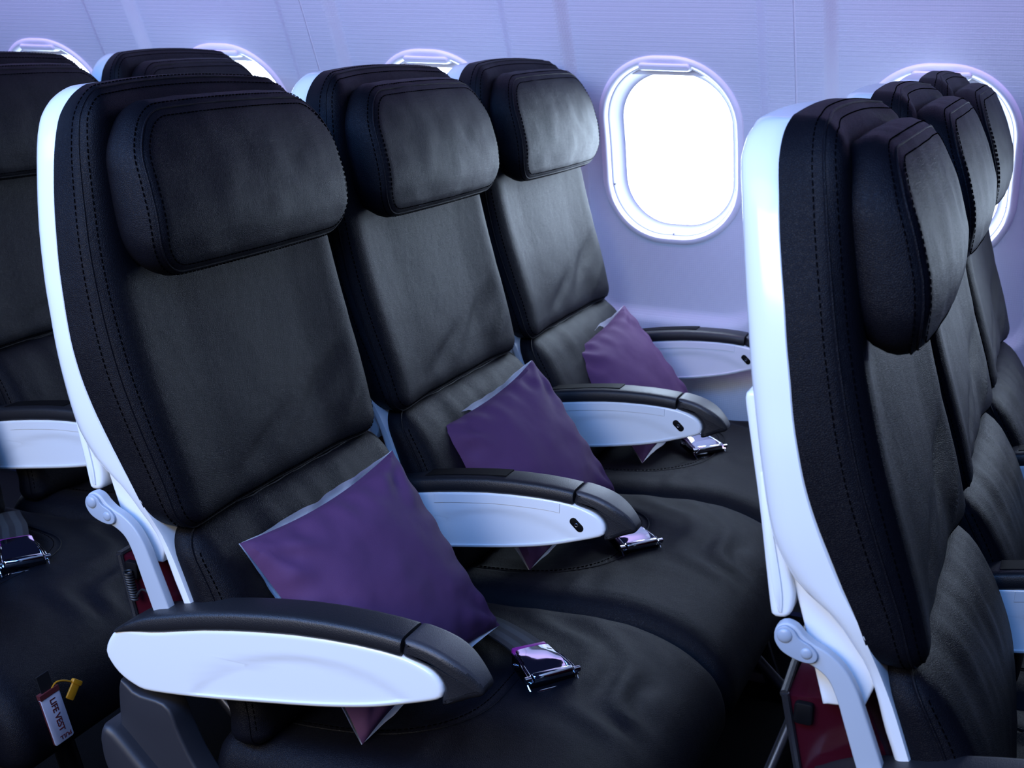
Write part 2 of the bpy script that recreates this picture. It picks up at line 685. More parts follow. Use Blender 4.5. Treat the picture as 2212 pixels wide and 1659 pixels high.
sf = hermite([.705, .709, .757, .832, .908, 1.0, 1.06, 1.10, 1.14, 1.165, 1.18, 1.19],
             [-.285, -.279, -.289, -.313, -.338, -.362, -.374, -.381, -.388, -.394, -.400, -.405])
H0 = (YR - YL) / 2
h_seam = hermite([.56, .70, .76, .79, .82, .85, .88, .94, 1.0, 1.03, 1.06, 1.09, 1.12, 1.15, 1.19], [.215, .219, .222, .225, .228, .230, .231, .231, .229, .227, .223, .220, .216, .208, .190])
h_edge = hermite([.56, .70, .73, .76, .79, .82, .85, .91, .94, .97, 1.0, 1.03, 1.06, 1.09, 1.12, 1.15, 1.17, 1.19], [.210, .216, .224, .230, .232, .235, .237, .239, .237, .235, .231, .226, .219, .210, .200, .184, .170, .155])
h_back = hermite([.56, .70, .80, .88, .91, .94, 1.0, 1.03, 1.06, 1.09, 1.12, 1.15, 1.17, 1.19], [.205, .212, .220, .220, .218, .215, .211, .207, .201, .194, .186, .170, .158, .145])


def place_back(u, v, w):
    a, b = sf(v), fb(v)
    t = min(max((w - a) / (b - a), 0.0), 1.0)
    h = h_seam(v) * (1 - t) + h_edge(v) * t
    return (w, YC + (u - YC) * h / H0, v)


def place_shell(u, v, w):
    a, b = fb(v), bb(v)
    t = min(max((w - a) / (b - a), 0.0), 1.0)
    t = 1 - math.sqrt(max(0.0, 1 - t * t))
    h = h_edge(v) * (1 - t) + h_back(v) * t
    return (w, YC + (u - YC) * h / H0, v)


# backrest shell
shell_o = rrect(YL - 0.001, YR + 0.001, 0.575, 1.180, 0.02, 0.035, 0.006, 14, 40)


def sh_back(u, v):
    return bb(min(v, 1.170))


me_shell = pad('backrest_shell', shell_o, lambda u, v: fb(v) + 0.004, sh_back, place_shell, 'white',
               [(0.012, 0.0), (0.006, 0.04), (0.002, 0.085), (0.0, 0.13), (0.0, 0.4), (0.0, 0.55), (0.0, 0.68), (0.001, 0.79), (0.002, 0.88), (0.004, 0.94), (0.008, 0.985), (0.014, 1.0), (0.03, 1.0)], inner=6)

# upper backrest cushion
back_o = rrect(YL, YR, 0.710, 1.181, 0.03, 0.035, 0.008, 14, 40)


def bk_front(u, v):
    x = sf(v)
    a = abs(u - YC) / H0
    x += 0.003 * math.exp(-((a - 0.86) / 0.10) ** 2) - 0.006 * (1 - smooth(0.45, 0.82, a))
    # gathers towards the lower edge
    low = smooth(0.86, 0.74, v) * (1 - smooth(0.6, 0.95, a))
    x += low * 0.004 * noise.noise(Vector((u * 13 + v * 9, v * 7, 1.3)))
    for cu, cv, sl, ln, wd_, am in ((0.36, 0.80, 0.55, 0.10, 0.016, -0.0055), (0.20, 0.765, 0.35, 0.08, 0.012, -0.004), (0.40, 0.755, 0.8, 0.05, 0.010, 0.004)):
        dl = (u - cu) + (v - cv) * sl
        dn = (v - cv) - (u - cu) * sl
        x += am * math.exp(-(dn / wd_) ** 2 - (dl / ln) ** 2)
    x += 0.002 * noise.noise(Vector((u * 6 + v * 5, v * 5 - u * 3, 2.3))) * (1 - a ** 4)
    return x


me_back = pad('backrest_cushion', back_o, bk_front, lambda u, v: fb(v) - 0.0015, place_back, 'leather',
              [(0.030, 0.0), (0.022, 0.01), (0.014, 0.05), (0.008, 0.12), (0.004, 0.20), (0.0015, 0.26), (0.0018, 0.29), (0.0, 0.33), (-0.001, 0.45),
               (-0.0015, 0.58), (-0.0012, 0.72), (-0.0012, 0.85), (-0.0012, 0.94), (-0.0010, 0.98), (0.004, 1.0), (0.02, 1.0)], inner=30)


def loop_line(outline, ins, fn, push=0.0):
    return [(fn(u, v) + push, u, v) for u, v in outline(ins)]


def edge_line(outline, ins, d, front, back, place=YZ):
    return [place(u, v, front(u, v) * (1 - d) + back(u, v) * d) for u, v in outline(ins)]


bkb = lambda u, v: fb(v) - 0.0015
me_back_seam = tube('seam_piping', edge_line(back_o, 0.0014, 0.275, bk_front, bkb, place_back), 0.0015, 'leather', 6, True)
me_back_st1 = stitches('stitching', edge_line(back_o, 0.0076, 0.12, bk_front, bkb, place_back), r=0.0007)
me_back_st2 = stitches('stitching', edge_line(back_o, -0.0013, 0.45, bk_front, bkb, place_back), r=0.0007)

# headrest
HY0, HY1 = 0.042, 0.449
head_r = rrect(HY0, HY1, 0.982, 1.166, 0.050, 0.062, 0.006, 14, 30)
hta = hermite([.97, 1.0, 1.05, 1.10, 1.14, 1.18], [.97, .99, 1.0, .985, .95, .90])
head_o = lambda ins: [((HY0 + HY1) / 2 + (u - (HY0 + HY1) / 2) * hta(v), v) for u, v in head_r(ins)]
hmid = hermite([0.975, 0.99, 1.01, 1.03, 1.053, 1.08, 1.1, 1.116, 1.137, 1.165, 1.18], [-.318, -.310, -.3035, -.301, -.303, -.310, -.317, -.324, -.334, -.350, -.358])
HC = (HY0 + HY1) / 2


def hd_front(u, v):
    a = abs(u - HC) / (HY1 - HC)
    return hmid(v) - 0.010 * a ** 2.2 + 0.002 * noise.noise(Vector((u * 14, v * 10, 2))) * (1 - a)


hbk = hermite([.97, .986, .993, 1.011, 1.035, 1.056, 1.083, 1.109, 1.13, 1.149, 1.18], [-.358, -.358, -.362, -.368, -.374, -.379, -.386, -.391, -.394, -.396, -.402])


def hd_back(u, v):
    return hbk(v)


me_head = pad('headrest', head_o, hd_front, hd_back, YZ, 'leather',
              [(0.022, 0.0), (0.015, 0.01), (0.0105, 0.04), (0.0085, 0.07), (0.0075, 0.09), (0.0052, 0.12), (0.0025, 0.22), (0.0, 0.42), (0.001, 0.66), (0.006, 0.88), (0.014, 1.0)],
              inner=20, wob=wobble(0.0012, 26, 5))
me_head_seam = tube('seam_piping', edge_line(head_o, 0.0078, 0.078, hd_front, hd_back), 0.0013, 'leather', 6, True)
me_head_st1 = stitches('stitching', edge_line(head_o, 0.0148, 0.004, hd_front, hd_back), r=0.0007)
me_head_st2 = stitches('stitching', edge_line(head_o, 0.0028, 0.17, hd_front, hd_back), r=0.0007)

# lower back (lumbar) cushion
lum_o = rrect(YL + 0.022, YR - 0.006, 0.458, 0.711, 0.02, 0.035, 0.0, 12, 30)
lmid = hermite([.42, .45, .5, .56, .60, .643, .66, .685, .70, .72], [-.186, -.188, -.194, -.203, -.213, -.231, -.241, -.257, -.268, -.284])


def lu_front(u, v):
    a = abs(u - YC) / (YR - YC)
    x = lmid(v) - 0.010 * a ** 4
    g = smooth(0.58, 0.70, v) * (1 - smooth(0.75, 1.0, a))
    x += g * 0.006 * math.sin(u * 95 + 5 * noise.noise(Vector((u * 9, v * 6, 0)))) * noise.noise(Vector((u * 11, v * 3, 7))) * 1.6
    return x


lu_back = lambda u, v: fb(v) + 0.0
me_lum = pad('lumbar_cushion', lum_o, lu_front, lu_back, YZ, 'leather',
             [(0.034, 0.0), (0.024, 0.02), (0.014, 0.08), (0.007, 0.20), (0.0025, 0.36), (0.0028, 0.40), (0.0008, 0.46), (0.0, 0.65), (0.002, 0.88), (0.006, 1.0)],
             inner=20, wob=wobble(0.0015, 20, 8))
me_lum_seam = tube('seam_piping', edge_line(lum_o, 0.0018, 0.385, lu_front, lu_back), 0.0014, 'leather', 6, True)
lst = edge_line(lum_o, 0.0055, 0.24, lu_front, lu_back)
me_lum_st = stitches('stitching', sorted([p for p in lst if p[1] < YC - 0.15 and 0.48 < p[2] < 0.69], key=lambda p: p[2]), closed=False, r=0.0007)

# seat cushion (u = x, v = y, w = z)
cush_o = rrect(-0.275, 0.222, 0.028, 0.522, 0.030, 0.030, 0.0, 10, 34)
ctop = hermite([-0.29, -0.2, -0.1, 0.0, 0.06, 0.11, 0.15, 0.18, 0.205, 0.225, 0.24],
               [0.462, 0.463, 0.466, 0.474, 0.475, 0.468, 0.455, 0.438, 0.416, 0.392, 0.372])
CIN = (-0.30, 0.268, 0.305, 0.172)      # insert: centre x,y and half sizes


def ins_d(u, v):
    return ((abs(u - CIN[0]) / CIN[2]) ** 3.2 + (abs(v - CIN[1]) / CIN[3]) ** 3.2) ** (1 / 3.2)


def cu_top(u, v):
    a = abs(v - 0.275) / 0.247
    z = ctop(u) + 0.005 * (1 - a * a) - 0.008 * smooth(0.80, 1.0, a)
    r = ins_d(u, v)
    z -= 0.009 * (1 - smooth(0.86, 1.0, r))
    z -= 0.0035 * math.exp(-((r - 1.0) / 0.018) ** 2)
    w = smooth(1.0, 1.25, r) * (1 - smooth(0.15, 0.2, u)) * (1 - 0.85 * smooth(0.72, 0.95, a))
    z += w * 0.0045 * math.sin(v * 50 + u * 70 + 5 * noise.noise(Vector((u * 9, v * 9, 3)))) * (0.4 + noise.noise(Vector((u * 7, v * 5, 1))))
    z += (1 - smooth(0.8, 0.95, r)) * 0.002 * noise.noise(Vector((u * 22, v * 22, 5)))
    return z


cu_bot = lambda u, v: 0.352 - 0.02 * smooth(0.0, 0.2, u)
me_cush = pad('seat_cushion', cush_o, cu_top, cu_bot, XY, 'leather',
              [(0.032, 0.0), (0.022, 0.015), (0.013, 0.06), (0.006, 0.15), (0.002, 0.28), (0.0, 0.45), (0.0, 0.7), (0.004, 0.9), (0.012, 1.0)], inner=44)
ang = [math.pi * k / 90 - math.pi / 2 for k in range(91)]


def insert_line(s, push=0.0):
    out = []
    for a in ang:
        c, q = math.cos(a), math.sin(a)
        u = CIN[0] + s * CIN[2] * abs(c) ** (2 / 3.2)
        v = CIN[1] + s * CIN[3] * math.copysign(abs(q) ** (2 / 3.2), q)
        if u > -0.245:
            out.append((u, v, cu_top(u, v) + push))
    return out


me_cush_seam = tube('seam_piping', insert_line(1.012, 0.0006), 0.0013, 'leather', 6)
me_cush_st = stitches('stitching', insert_line(0.975, 0.0), closed=False, r=0.0006)

# seat pan under the cushion and support structure
me_pan = slab('seat_pan', rpoly(-0.27, 0.185, 0.325, 0.350, 0.008), 0.042, 0.512, 0.004, XZ, 'frame')
me_beam = mesh('seat_beam', *join([tube_data([(xb, 0.012, 0.300), (xb, 0.511, 0.300)], 0.024, 14) for xb in (0.06, -0.20)]), 'frame')

# ---- armrest
arm_w = resample([(-.385, .553), (-.377, .572), (-.362, .5845), (-.318, .5905), (-.249, .6075), (-.174, .6205), (-.104, .6285), (-.047, .6305), (-.005, .628), (.022, .6205),
                  (.035, .612), (.0405, .602), (.0395, .592), (.031, .586), (.0, .5745), (-.043, .5605), (-.1, .5475), (-.175, .5345), (-.254, .522), (-.325, .514),
                  (-.347, .517), (-.366, .526), (-.379, .539)], 120)
ac = (-0.15, 0.545)


def arm_panel():
    V, F = slab_data(arm_w, 0.0, 0.046, 0.005, XZ, 5)
    n = len(arm_w)
    # replace the outer ngon with a dished face
    F = F[:-2] + [F[-1]]
    base = offset(arm_w, 0.005)
    cx = sum(p[0] for p in base) / n
    cz = sum(p[1] for p in base) / n
    ring0 = list(range(n))
    prev = ring0
    for s in (0.97, 0.94, 0.9, 0.86, 0.82, 0.78, 0.74, 0.7, 0.65, 0.58, 0.48, 0.36, 0.24, 0.12):
        cur = []
        for (x, z) in base:
            X, Z = cx + (x - cx) * s, cz + (z - cz) * s
            t = (X + 0.130) * 0.985 + (Z - 0.552) * 0.17
            q = -(X + 0.130) * 0.17 + (Z - 0.552) * 0.985
            e_ = math.sqrt((t / 0.150) ** 2 + ((q + 0.030) / 0.078) ** 2)
            d = 0.0022 * (1 - smooth(0.90, 1.04, e_))
            cur.append(len(V))
            V.append((X, d, Z))
        for k in range(n):
            k2 = (k + 1) % n
            F.append((prev[k], prev[k2], cur[k2], cur[k]))
        prev = cur
    F.append(tuple(prev))
    return mesh('armrest', V, F, 'white')


me_arm = arm_panel()
ztop = hermite([-.39, -.372, -.345, -.318, -.249, -.174, -.104, -.047, -.005, .03], [.578, .581, .586, .590, .6065, .620, .628, .630, .628, .615])


def arm_pad():
    """black cap: sections across y, lofted along x"""
    xs = [-.386, -.384, -.379, -.372, -.362, -.350, -.335, -.315, -.29, -.26, -.22, -.18, -.14, -.10, -.06, -.03, -.0085, -.0065]
    V, F = [], []
    NP = 20
    hh = hermite([-.386, -.38, -.37, -.35, -.33, -.30, -.2, 0.0], [.0015, .004, .009, .0165, .0205, .0215, .022, .020])
    for x in xs:
        h = hh(x) + 0.003
        x = -.0065 + (x + .0065) * (.3625 / .3795)
        zb = ztop(x) - 0.003
        k_ = 1.0 if x < -.007 else 0.97
        for j in range(NP):
            a = 2 * math.pi * j / NP
            cy, sz = math.cos(a), math.sin(a)
            y = 0.0235 + 0.0255 * math.copysign(abs(cy) ** 0.42, cy) * k_
            z = zb + h * (0.5 + 0.5 * math.copysign(abs(sz) ** 0.55, sz) * k_)
            V.append((x, y, z))
    for i in range(len(xs) - 1):
        for j in range(NP):
            j2 = (j + 1) % NP
            F.append((i * NP + j, i * NP + j2, (i + 1) * NP + j2, (i + 1) * NP + j))
    F.append(tuple(range(NP)))
    F.append(tuple((len(xs) - 1) * NP + k for k in range(NP)))
    return mesh('armrest_pad', V, F, 'trim_black')


me_apad = arm_pad()
tip_poly = resample([(-.004, .6275), (-.004, .6395), (-.002, .6475), (.018, .6455), (.038, .640), (.056, .631), (.070, .620), (.079, .609), (.0815, .602), (.078, .597), (.064, .592),
                     (.046, .584), (.0395, .5835), (.0385, .590), (.0412, .602), (.0355, .613), (.022, .6215)], 90)


def arm_tip():
    V, F = slab_data(tip_poly, -0.001, 0.0485, 0.0075, XZ, 5)
    out = []
    for x, y, z in V:
        t = smooth(0.03, 0.083, x)
        y = 0.0235 + (y - 0.0235) * (1 - 0.42 * t * t)
        out.append((x, y, z))
    me = mesh('armrest_tip', out, F, 'trim_black')
    me.materials.append(M['tip'])
    for p in me.polygons:
        if p.normal.z > 0.42:
            p.material_index = 1
    return me


me_tip = arm_tip()
# inset in the pad top of the inner armrests
V, F = [], []
xs = [-.235 + .125 * k / 10 for k in range(11)]
for x in xs:
    z = ztop(x) + 0.0185
    V += [(x, 0.011, z), (x, 0.040, z), (x, 0.040, z + 0.0042), (x, 0.011, z + 0.0042)]
for k in range(10):
    for j in range(4):
        F.append((4 * k + j, 4 * k + (j + 1) % 4, 4 * k + 4 + (j + 1) % 4, 4 * k + 4 + j))
F += [(0, 1, 2, 3), (40, 41, 42, 43)]
me_inset = mesh('pad_inset', V, F, 'inlay')
# cover strip along the top of the white panel
top_c = [(x, ztop(x)) for x in [-.215 + .19 * k / 16 for k in range(17)]]
poly = [(x, z - 0.003) for x, z in top_c] + [(x, z - 0.016) for x, z in reversed(top_c)]
me_strip = slab('cover_strip', poly, -0.0012, 0.004, 0.0005, XZ, 'white', 1)


def jack():
    P = rpoly(-.0115, .0115, -.0055, .0055, .0054, 7)
    a = R(-42)
    P = [(u * math.cos(a) - v * math.sin(a), 0.600 + u * math.sin(a) + v * math.cos(a)) for u, v in P]
    V, F = slab_data(P, -0.0012, 0.004, 0.0006, XZ, 2)
    return mesh('recline_button', V, F, 'inlay')


me_jack = jack()
me_jring = tube('button_ring', [(0.0022 * math.cos(a), -0.0013, 0.600 + 0.0022 * math.sin(a)) for a in [k * math.pi / 8 for k in range(16)]], 0.0004, 'bar', 5, True)

# ---- end bay under the aisle armrest
bay = resample([(-.372, .525), (-.352, .512), (-.318, .509), (-.304, .500), (-.294, .474), (-.270, .432), (-.225, .385), (-.16, .345), (-.10, .325), (-.10, .30), (-.28, .295), (-.345, .36), (-.372, .44), (-.376, .49)], 80)
me_bay = slab('end_bay', bay, 0.006, 0.040, 0.004, XZ, 'bay')
bay2 = resample([(-.393, .462), (-.386, .472), (-.37, .465), (-.33, .428), (-.28, .385), (-.2, .33), (-.12, .29), (-.1, .25), (-.25, .255), (-.34, .33), (-.385, .41), (-.394, .445)], 80)
me_bay2 = slab('bay_fairing', bay2, -0.012, 0.042, 0.010, XZ, 'bay')

# ---- back of the seat: lower panel, tray, tray arms, pocket
def dense(pts, n=8):
    out = []
    for a, b in zip(pts, pts[1:] + pts[:1]):
        out += [(a[0] + (b[0] - a[0]) * k / n, a[1] + (b[1] - a[1]) * k / n) for k in range(n)]
    return out


me_lower = slab('lower_back_panel', dense([(-.425, .80), (-.402, .775), (-.386, .725), (-.3665, .660), (-.330, .664), (-.318, .70), (-.345, .765), (-.40, .82)]), 0.040, 0.448, 0.003, XZ, 'white', 3)
tray_p = resample([(-.452, .950), (-.4552, .947), (-.4556, .941), (-.453, .927), (-.446, .892), (-.4385, .855), (-.433, .825), (-.426, .784), (-.4195, .748), (-.417, .742), (-.412, .7405), (-.404, .7425), (-.3995, .750), (-.3985, .764), (-.402, .78), (-.415, .83), (-.428, .89), (-.440, .945)], 100)
me_tray = slab('tray_table', tray_p, 0.032, 0.456, 0.005, XZ, 'white')
me_rib = slab('tray_edge_rib', resample([(-.437, .87), (-.428, .815), (-.416, .762), (-.411, .747), (-.4085, .747), (-.410, .77), (-.421, .82), (-.432, .875)], 40), 0.0300, 0.034, 0.001, XZ, 'white', 2)
tarm = resample([(-.4115, .728), (-.410, .739), (-.402, .7445), (-.392, .742), (-.385, .735), (-.376, .7285), (-.362, .722), (-.347, .710), (-.335, .692), (-.325, .668), (-.303, .612), (-.285, .56), (-.305, .553),
                 (-.327, .61), (-.343, .655), (-.352, .680), (-.362, .698), (-.378, .708), (-.393, .7105), (-.405, .7175)], 110)
me_tarm = slab('tray_arm', tarm, 0.018, 0.030, 0.002, XZ, 'grey')
capp = resample([(-.4105, .7285), (-.409, .738), (-.402, .7425), (-.394, .7395), (-.388, .7325), (-.378, .7275), (-.3715, .7205), (-.3725, .7135), (-.380, .7105), (-.392, .7125), (-.404, .7185)], 70)
me_cap = slab('arm_cover', capp, 0.0145, 0.0185, 0.0012, XZ, 'greydark')


def dome(cx, cz, r):
    V, F = [], []
    n = 20
    for k in range(6):
        a = (math.pi / 2) * k / 6
        for j in range(n):
            b = 2 * math.pi * j / n
            V.append((cx + r * math.cos(a) * math.cos(b), 0.0150 - 0.45 * r * math.sin(a), cz + r * math.cos(a) * math.sin(b)))
    V.append((cx, 0.0150 - 0.45 * r, cz))
    for i in range(5):
        for j in range(n):
            j2 = (j + 1) % n
            F.append((i * n + j, i * n + j2, (i + 1) * n + j2, (i + 1) * n + j))
    for j in range(n):
        F.append((5 * n + j, 5 * n + (j + 1) % n, len(V) - 1))
    return mesh('pivot_cap', V, F, 'greydark')


me_piv1, me_piv2 = dome(-.381, .720, .0056), dome(-.4015, .7335, .0072)
# red literature pocket with its dark rim
me_pocket = slab('literature_pocket', [(-.402, .652), (-.330, .662), (-.30, .60), (-.285, .52), (-.32, .49), (-.365, .50), (-.385, .58)], 0.060, 0.430, 0.002, XZ, 'red', 1)
me_prim = mesh('pocket_rim', *join([tube_data(resample([(-.404, .058, .654), (-.402, .058, .645), (-.388, .058, .585), (-.368, .058, .50)], 16, False), 0.004, 8),
                                    tube_data(resample([(-.405, .058, .653), (-.412, .25, .654), (-.405, .432, .653)], 16, False), 0.004, 8)]), 'trim_black')
hel = [(-.386 + 0.0045 * math.cos(2 * math.pi * t) + 0.008 * t / 11, 0.048 + 0.0045 * math.sin(2 * math.pi * t), .640 - .033 * t / 11) for t in [k / 12 for k in range(133)]]
me_coil = mesh('coiled_cord', *join([tube_data(hel, 0.0014, 6), tube_data(resample([(-.378, .048, .606), (-.365, .046, .622), (-.352, .046, .612), (-.345, .046, .57), (-.34, .046, .53)], 24, False), 0.0014, 6)]), 'cord')
me_clip = slab('pocket_clip', rpoly(-.394, -.376, .628, .650, .004), 0.052, 0.060, 0.002, XZ, 'inlay', 2)

# ---- legs
me_leg = mesh('leg', *join([tube_data([(0.06, 0.25, 0.29), (0.10, 0.25, 0.16), (0.15, 0.25, 0.03)], 0.016, 10),
                            tube_data([(-0.20, 0.25, 0.29), (-0.24, 0.25, 0.03)], 0.016, 10),
                            tube_data([(-0.20, 0.25, 0.27), (0.13, 0.25, 0.05)], 0.012, 10),
                            box_data(-0.27, 0.19, 0.232, 0.268, 0.0, 0.03)]), 'frame')
me_bar = mesh('luggage_bar', *join([tube_data([(0.235, 0.0, 0.12), (0.235, 0.50, 0.12)], 0.009, 10),
                                    tube_data([(0.235, 0.02, 0.12), (0.07, 0.02, 0.27)], 0.009, 10)]), 'bar')
me_bracket = mesh('cushion_bracket', *join([slab_data(resample([(.10, .33), (.19, .33), (.20, .30), (.15, .245), (.12, .26)], 30), 0.012, 0.024, 0.002, XZ, 2),
                                            tube_data([(.155, .0, .285), (.155, .036, .285)], 0.016, 12)]), 'frame')

# ------------------------------------------------------------------ seat belt
def ribbon(name, path, width, ups, material='web'):
    """flat strap along path; ups = side direction per point"""
    V, F, UV = [], [], []
    th = 0.0011
    n = len(path)
    for i, p in enumerate(path):
        p = Vector(p)
        s = Vector(ups[i]).normalized()
        a = Vector(path[max(i - 1, 0)])
        b = Vector(path[min(i + 1, n - 1)])
        t = (b - a).normalized()
        nn = t.cross(s).normalized()
        s = nn.cross(t).normalized()
        for sd, k, u in ((-1, 1, 0), (1, 1, 1), (1, -1, 1), (-1, -1, 0)):
            V.append(p + s * sd * width / 2 + nn * k * th)
            UV.append((u, i / n))
    for i in range(n - 1):
        for j in range(4):
            F.append((4 * i + j, 4 * i + (j + 1) % 4, 4 * i + 4 + (j + 1) % 4, 4 * i + 4 + j))
    F += [(0, 1, 2, 3), tuple(4 * (n - 1) + j for j in range(4))]
    return mesh(name, V, F, material, uvs=UV)


# buckle, built with +x towards its free end, base at z=0
BW = 0.031
base_o = [(-.034, -.024), (-.012, -.027), (.010, -BW), (.030, -BW), (.030, BW), (.010, BW), (-.012, .027), (-.034, .024)]
me_bbase = slab('buckle_base', base_o, 0.0, 0.013, 0.0015, XY, 'darkchrome', 2)


def lever():
    """curved lift plate: rises from the strap end, dips at the roller"""
    V, F = [], []
    xs = [-.030 + .052 * k / 16 for k in range(17)]
    hwf = hermite([-.03, -.012, .004, .014, .022], [.0225, .0235, .0265, .0280, .0280])
    zf = hermite([-.03, -.015, .0, .012, .022], [.0205, .0212, .0205, .0180, .0165])
    for x in xs:
        for z in (zf(x), zf(x) - .003):
            for j in range(9):
                y = -1 + 2 * j / 8
                V.append((x, y * hwf(x), z - 0.0012 * abs(y) ** 4))
    for i in range(16):
        for s in (0, 9):
            for j in range(8):
                a = i * 18 + s + j
                F.append((a, a + 1, a + 19, a + 18))
        F.append((i * 18, i * 18 + 9, i * 18 + 27, i * 18 + 18))
        F.append((i * 18 + 8, i * 18 + 17, i * 18 + 35, i * 18 + 26))
    for i in (0, 16):
        for j in range(8):
            F.append((i * 18 + j, i * 18 + j + 1, i * 18 + 10 + j, i * 18 + 9 + j))
    return mesh('buckle_lever', V, F, 'chrome')


me_lever = lever()
me_roller = tube('buckle_roller', [(.0265, -.0265, .0145), (.0265, -.0255, .0145), (.0265, .0255, .0145), (.0265, .0265, .0145)], lambda t: 0.0058 if 0.1 < t < 0.9 else 0.0052, 'chrome', 20)
sides = []
for s in (-1, 1):
    pl = resample([(-.033, s * .0245, .0155), (-.012, s * .0275, .0175), (.006, s * .031, .0165), (.022, s * .0325, .0150), (.032, s * .033, .011)], 20, False)
    sides.append(tube_data(pl, 0.0016, 8))
    sides.append(tube_data([(p[0], p[1] - s * .0036, p[2] + .001) for p in pl], 0.0013, 8))
    sides.append(tube_data([(.027, s * .030, .0145), (.027, s * .038, .0145)], 0.0035, 12))
    sides.append(tube_data([(-.020, s * .026, .008), (-.020, s * .030, .008)], 0.003, 12))
me_bside = mesh('buckle_side', *join(sides), 'chrome')
me_wire = tube('buckle_wire', resample([(.022, -.034, .012), (.034, -.0335, .004), (.038, -.030, .002), (.0385, -.020, .0045), (.0385, .020, .0045), (.038, .030, .002), (.034, .0335, .004), (.022, .034, .012)], 50, False), 0.0013, 'chrome', 8)
me_mag = slab('strap_edge', rpoly(-.0385, -.0305, -.0235, .0235, .002, 3), 0.012, 0.021, 0.002, XY, 'magenta', 2)


def make_belt(seat, bx, by, bz, yaw, tilt, lev, start):
    """lev: lever tilt; start: where the strap leaves the seat back, seat-local"""
    belt = add('seat_belt', None, seat)
    belt.empty_display_size = 0.03
    bk = Matrix.Translation((bx, by, bz)) @ Matrix.Rotation(yaw, 4, 'Z') @ Matrix.Rotation(tilt, 4, 'Y') @ Matrix.Diagonal((1.0, 1.0, 1.15, 1.0))
    for nm, me in (('buckle_base', me_bbase), ('buckle_lever', me_lever), ('buckle_roller', me_roller), ('buckle_side', me_bside),
                   ('buckle_wire', me_wire), ('strap_edge', me_mag)):
        o = add(nm, me, belt)
        o.matrix_basis = bk @ (Matrix.Rotation(lev, 4, 'Y') if nm == 'buckle_lever' else Matrix.Identity(4))
    d = Vector((math.cos(yaw), math.sin(yaw), 0))
    sd = Vector((-math.sin(yaw), math.cos(yaw), 0))
    e0 = bk @ Vector((-.015, 0, .010))
    s0 = Vector(start)
    pts = resample([tuple(s0), tuple(s0.lerp(e0, 0.3) + Vector((0, 0, 0.006))), tuple(s0.lerp(e0, 0.62) + Vector((0, 0, 0.014))),
                    tuple(e0 - d * 0.03 + Vector((0, 0, 0.008))), tuple(e0)], 40, False)
    add('webbing', ribbon('webbing', pts, 0.046, [sd] * 40), belt)
    return belt


# ------------------------------------------------------------------ seats
P_ROW = 0.774


def build_arm(seat, y, inner, dz=0.0):
    a = add('armrest', me_arm, seat, (0, y, dz))
    add('armrest_pad', me_apad, a)
    add('armrest_tip', me_tip, a)
    if inner:
        add('pad_inset', me_inset, a)
        add('cover_strip', me_strip, a)
        j = add('recline_button', me_jack, a)
        add('button_ring', me_jring, a)
    return a


def build_seat(x, y, label, group, kind, row):
    s = empty('airplane_seat', (x, y, 0), label, 'seat', group)
    add('backrest_shell', me_shell, s)
    b = add('backrest_cushion', me_back, s)
    for nm, me in (('seam_piping', me_back_seam), ('stitching', me_back_st1), ('stitching', me_back_st2)):
        add(nm, me, b)
    h = add('headrest', me_head, s)
    for nm, me in (('seam_piping', me_head_seam), ('stitching', me_head_st1), ('stitching', me_head_st2)):
        add(nm, me, h)
    l = add('lumbar_cushion', me_lum, s)
    add('seam_piping', me_lum_seam, l)
    add('stitching', me_lum_st, l)
    c = add('seat_cushion', me_cush, s)
    add('seam_piping', me_cush_seam, c)
    add('stitching', me_cush_st, c)
    add('seat_pan', me_pan, s)
    add('seat_beam', me_beam, s)
    add('lower_back_panel', me_lower, s)
    t = add('tray_table', me_tray, s)
    add('tray_edge_rib', me_rib, t)
    for yy, fl_ in ((0, 1), (0.488, -1)):
        ta = add('tray_arm', me_tarm, s, (0, yy, 0))
        ta.scale = (1, fl_, 1)
        for nm, me in (('arm_cover', me_cap), ('pivot_cap', me_piv1), ('pivot_cap', me_piv2)):
            add(nm, me, ta)
    p = add('literature_pocket', me_pocket, s)
    add('pocket_rim', me_prim, p)
    add('pocket_clip', me_clip, p)
    add('luggage_bar', me_bar, s)
    if kind != 'middle':
        add('leg', me_leg, s)
    add('cushion_bracket', me_bracket, s)
    build_arm(s, 0.0, kind != 'aisle', 0.0086 if kind == 'aisle' else 0.0)
    if kind == 'aisle':
        e_ = add('end_bay', me_bay, s)
        add('bay_fairing', me_bay2, e_)
    if kind == 'window':
        build_arm(s, 0.5, True)
    return s


rows = {'middle': 0.0, 'front': P_ROW, 'rear': -P_ROW}
slabels = {
    ('middle', 'aisle'): 'large black leather aisle seat with white shell, nearest on the left, full-height backrest in view',
    ('middle', 'middle'): 'black leather seat in the centre of the three-seat row with purple pillows',
    ('middle', 'window'): 'black leather window seat catching bright light beside the fully visible window',
    ('front', 'aisle'): 'black leather aisle seat with tall white shell at the right edge, seen side-on',
    ('front', 'middle'): 'front row middle seat, second headrest behind the right-hand aisle seat',
    ('front', 'window'): 'front row window seat, farthest headrest against the rightmost window',
    ('rear', 'aisle'): 'rear row aisle seat at the left edge, only its dark cushion and belt showing',
    ('rear', 'middle'): 'rear row middle seat cut off by the left edge of the picture',
    ('rear', 'window'): 'rear row window seat with pinkish shell, peeking above the nearest seat',
}
seats = {}
for rname, rx in rows.items():
    for k, kind in enumerate(('aisle', 'middle', 'window')):
        seats[rname, kind] = build_seat(rx, 0.5 * k, slabels[rname, kind], 'black leather seats in rows of three', kind, rname)
add('coiled_cord', me_coil, seats['middle', 'aisle'])

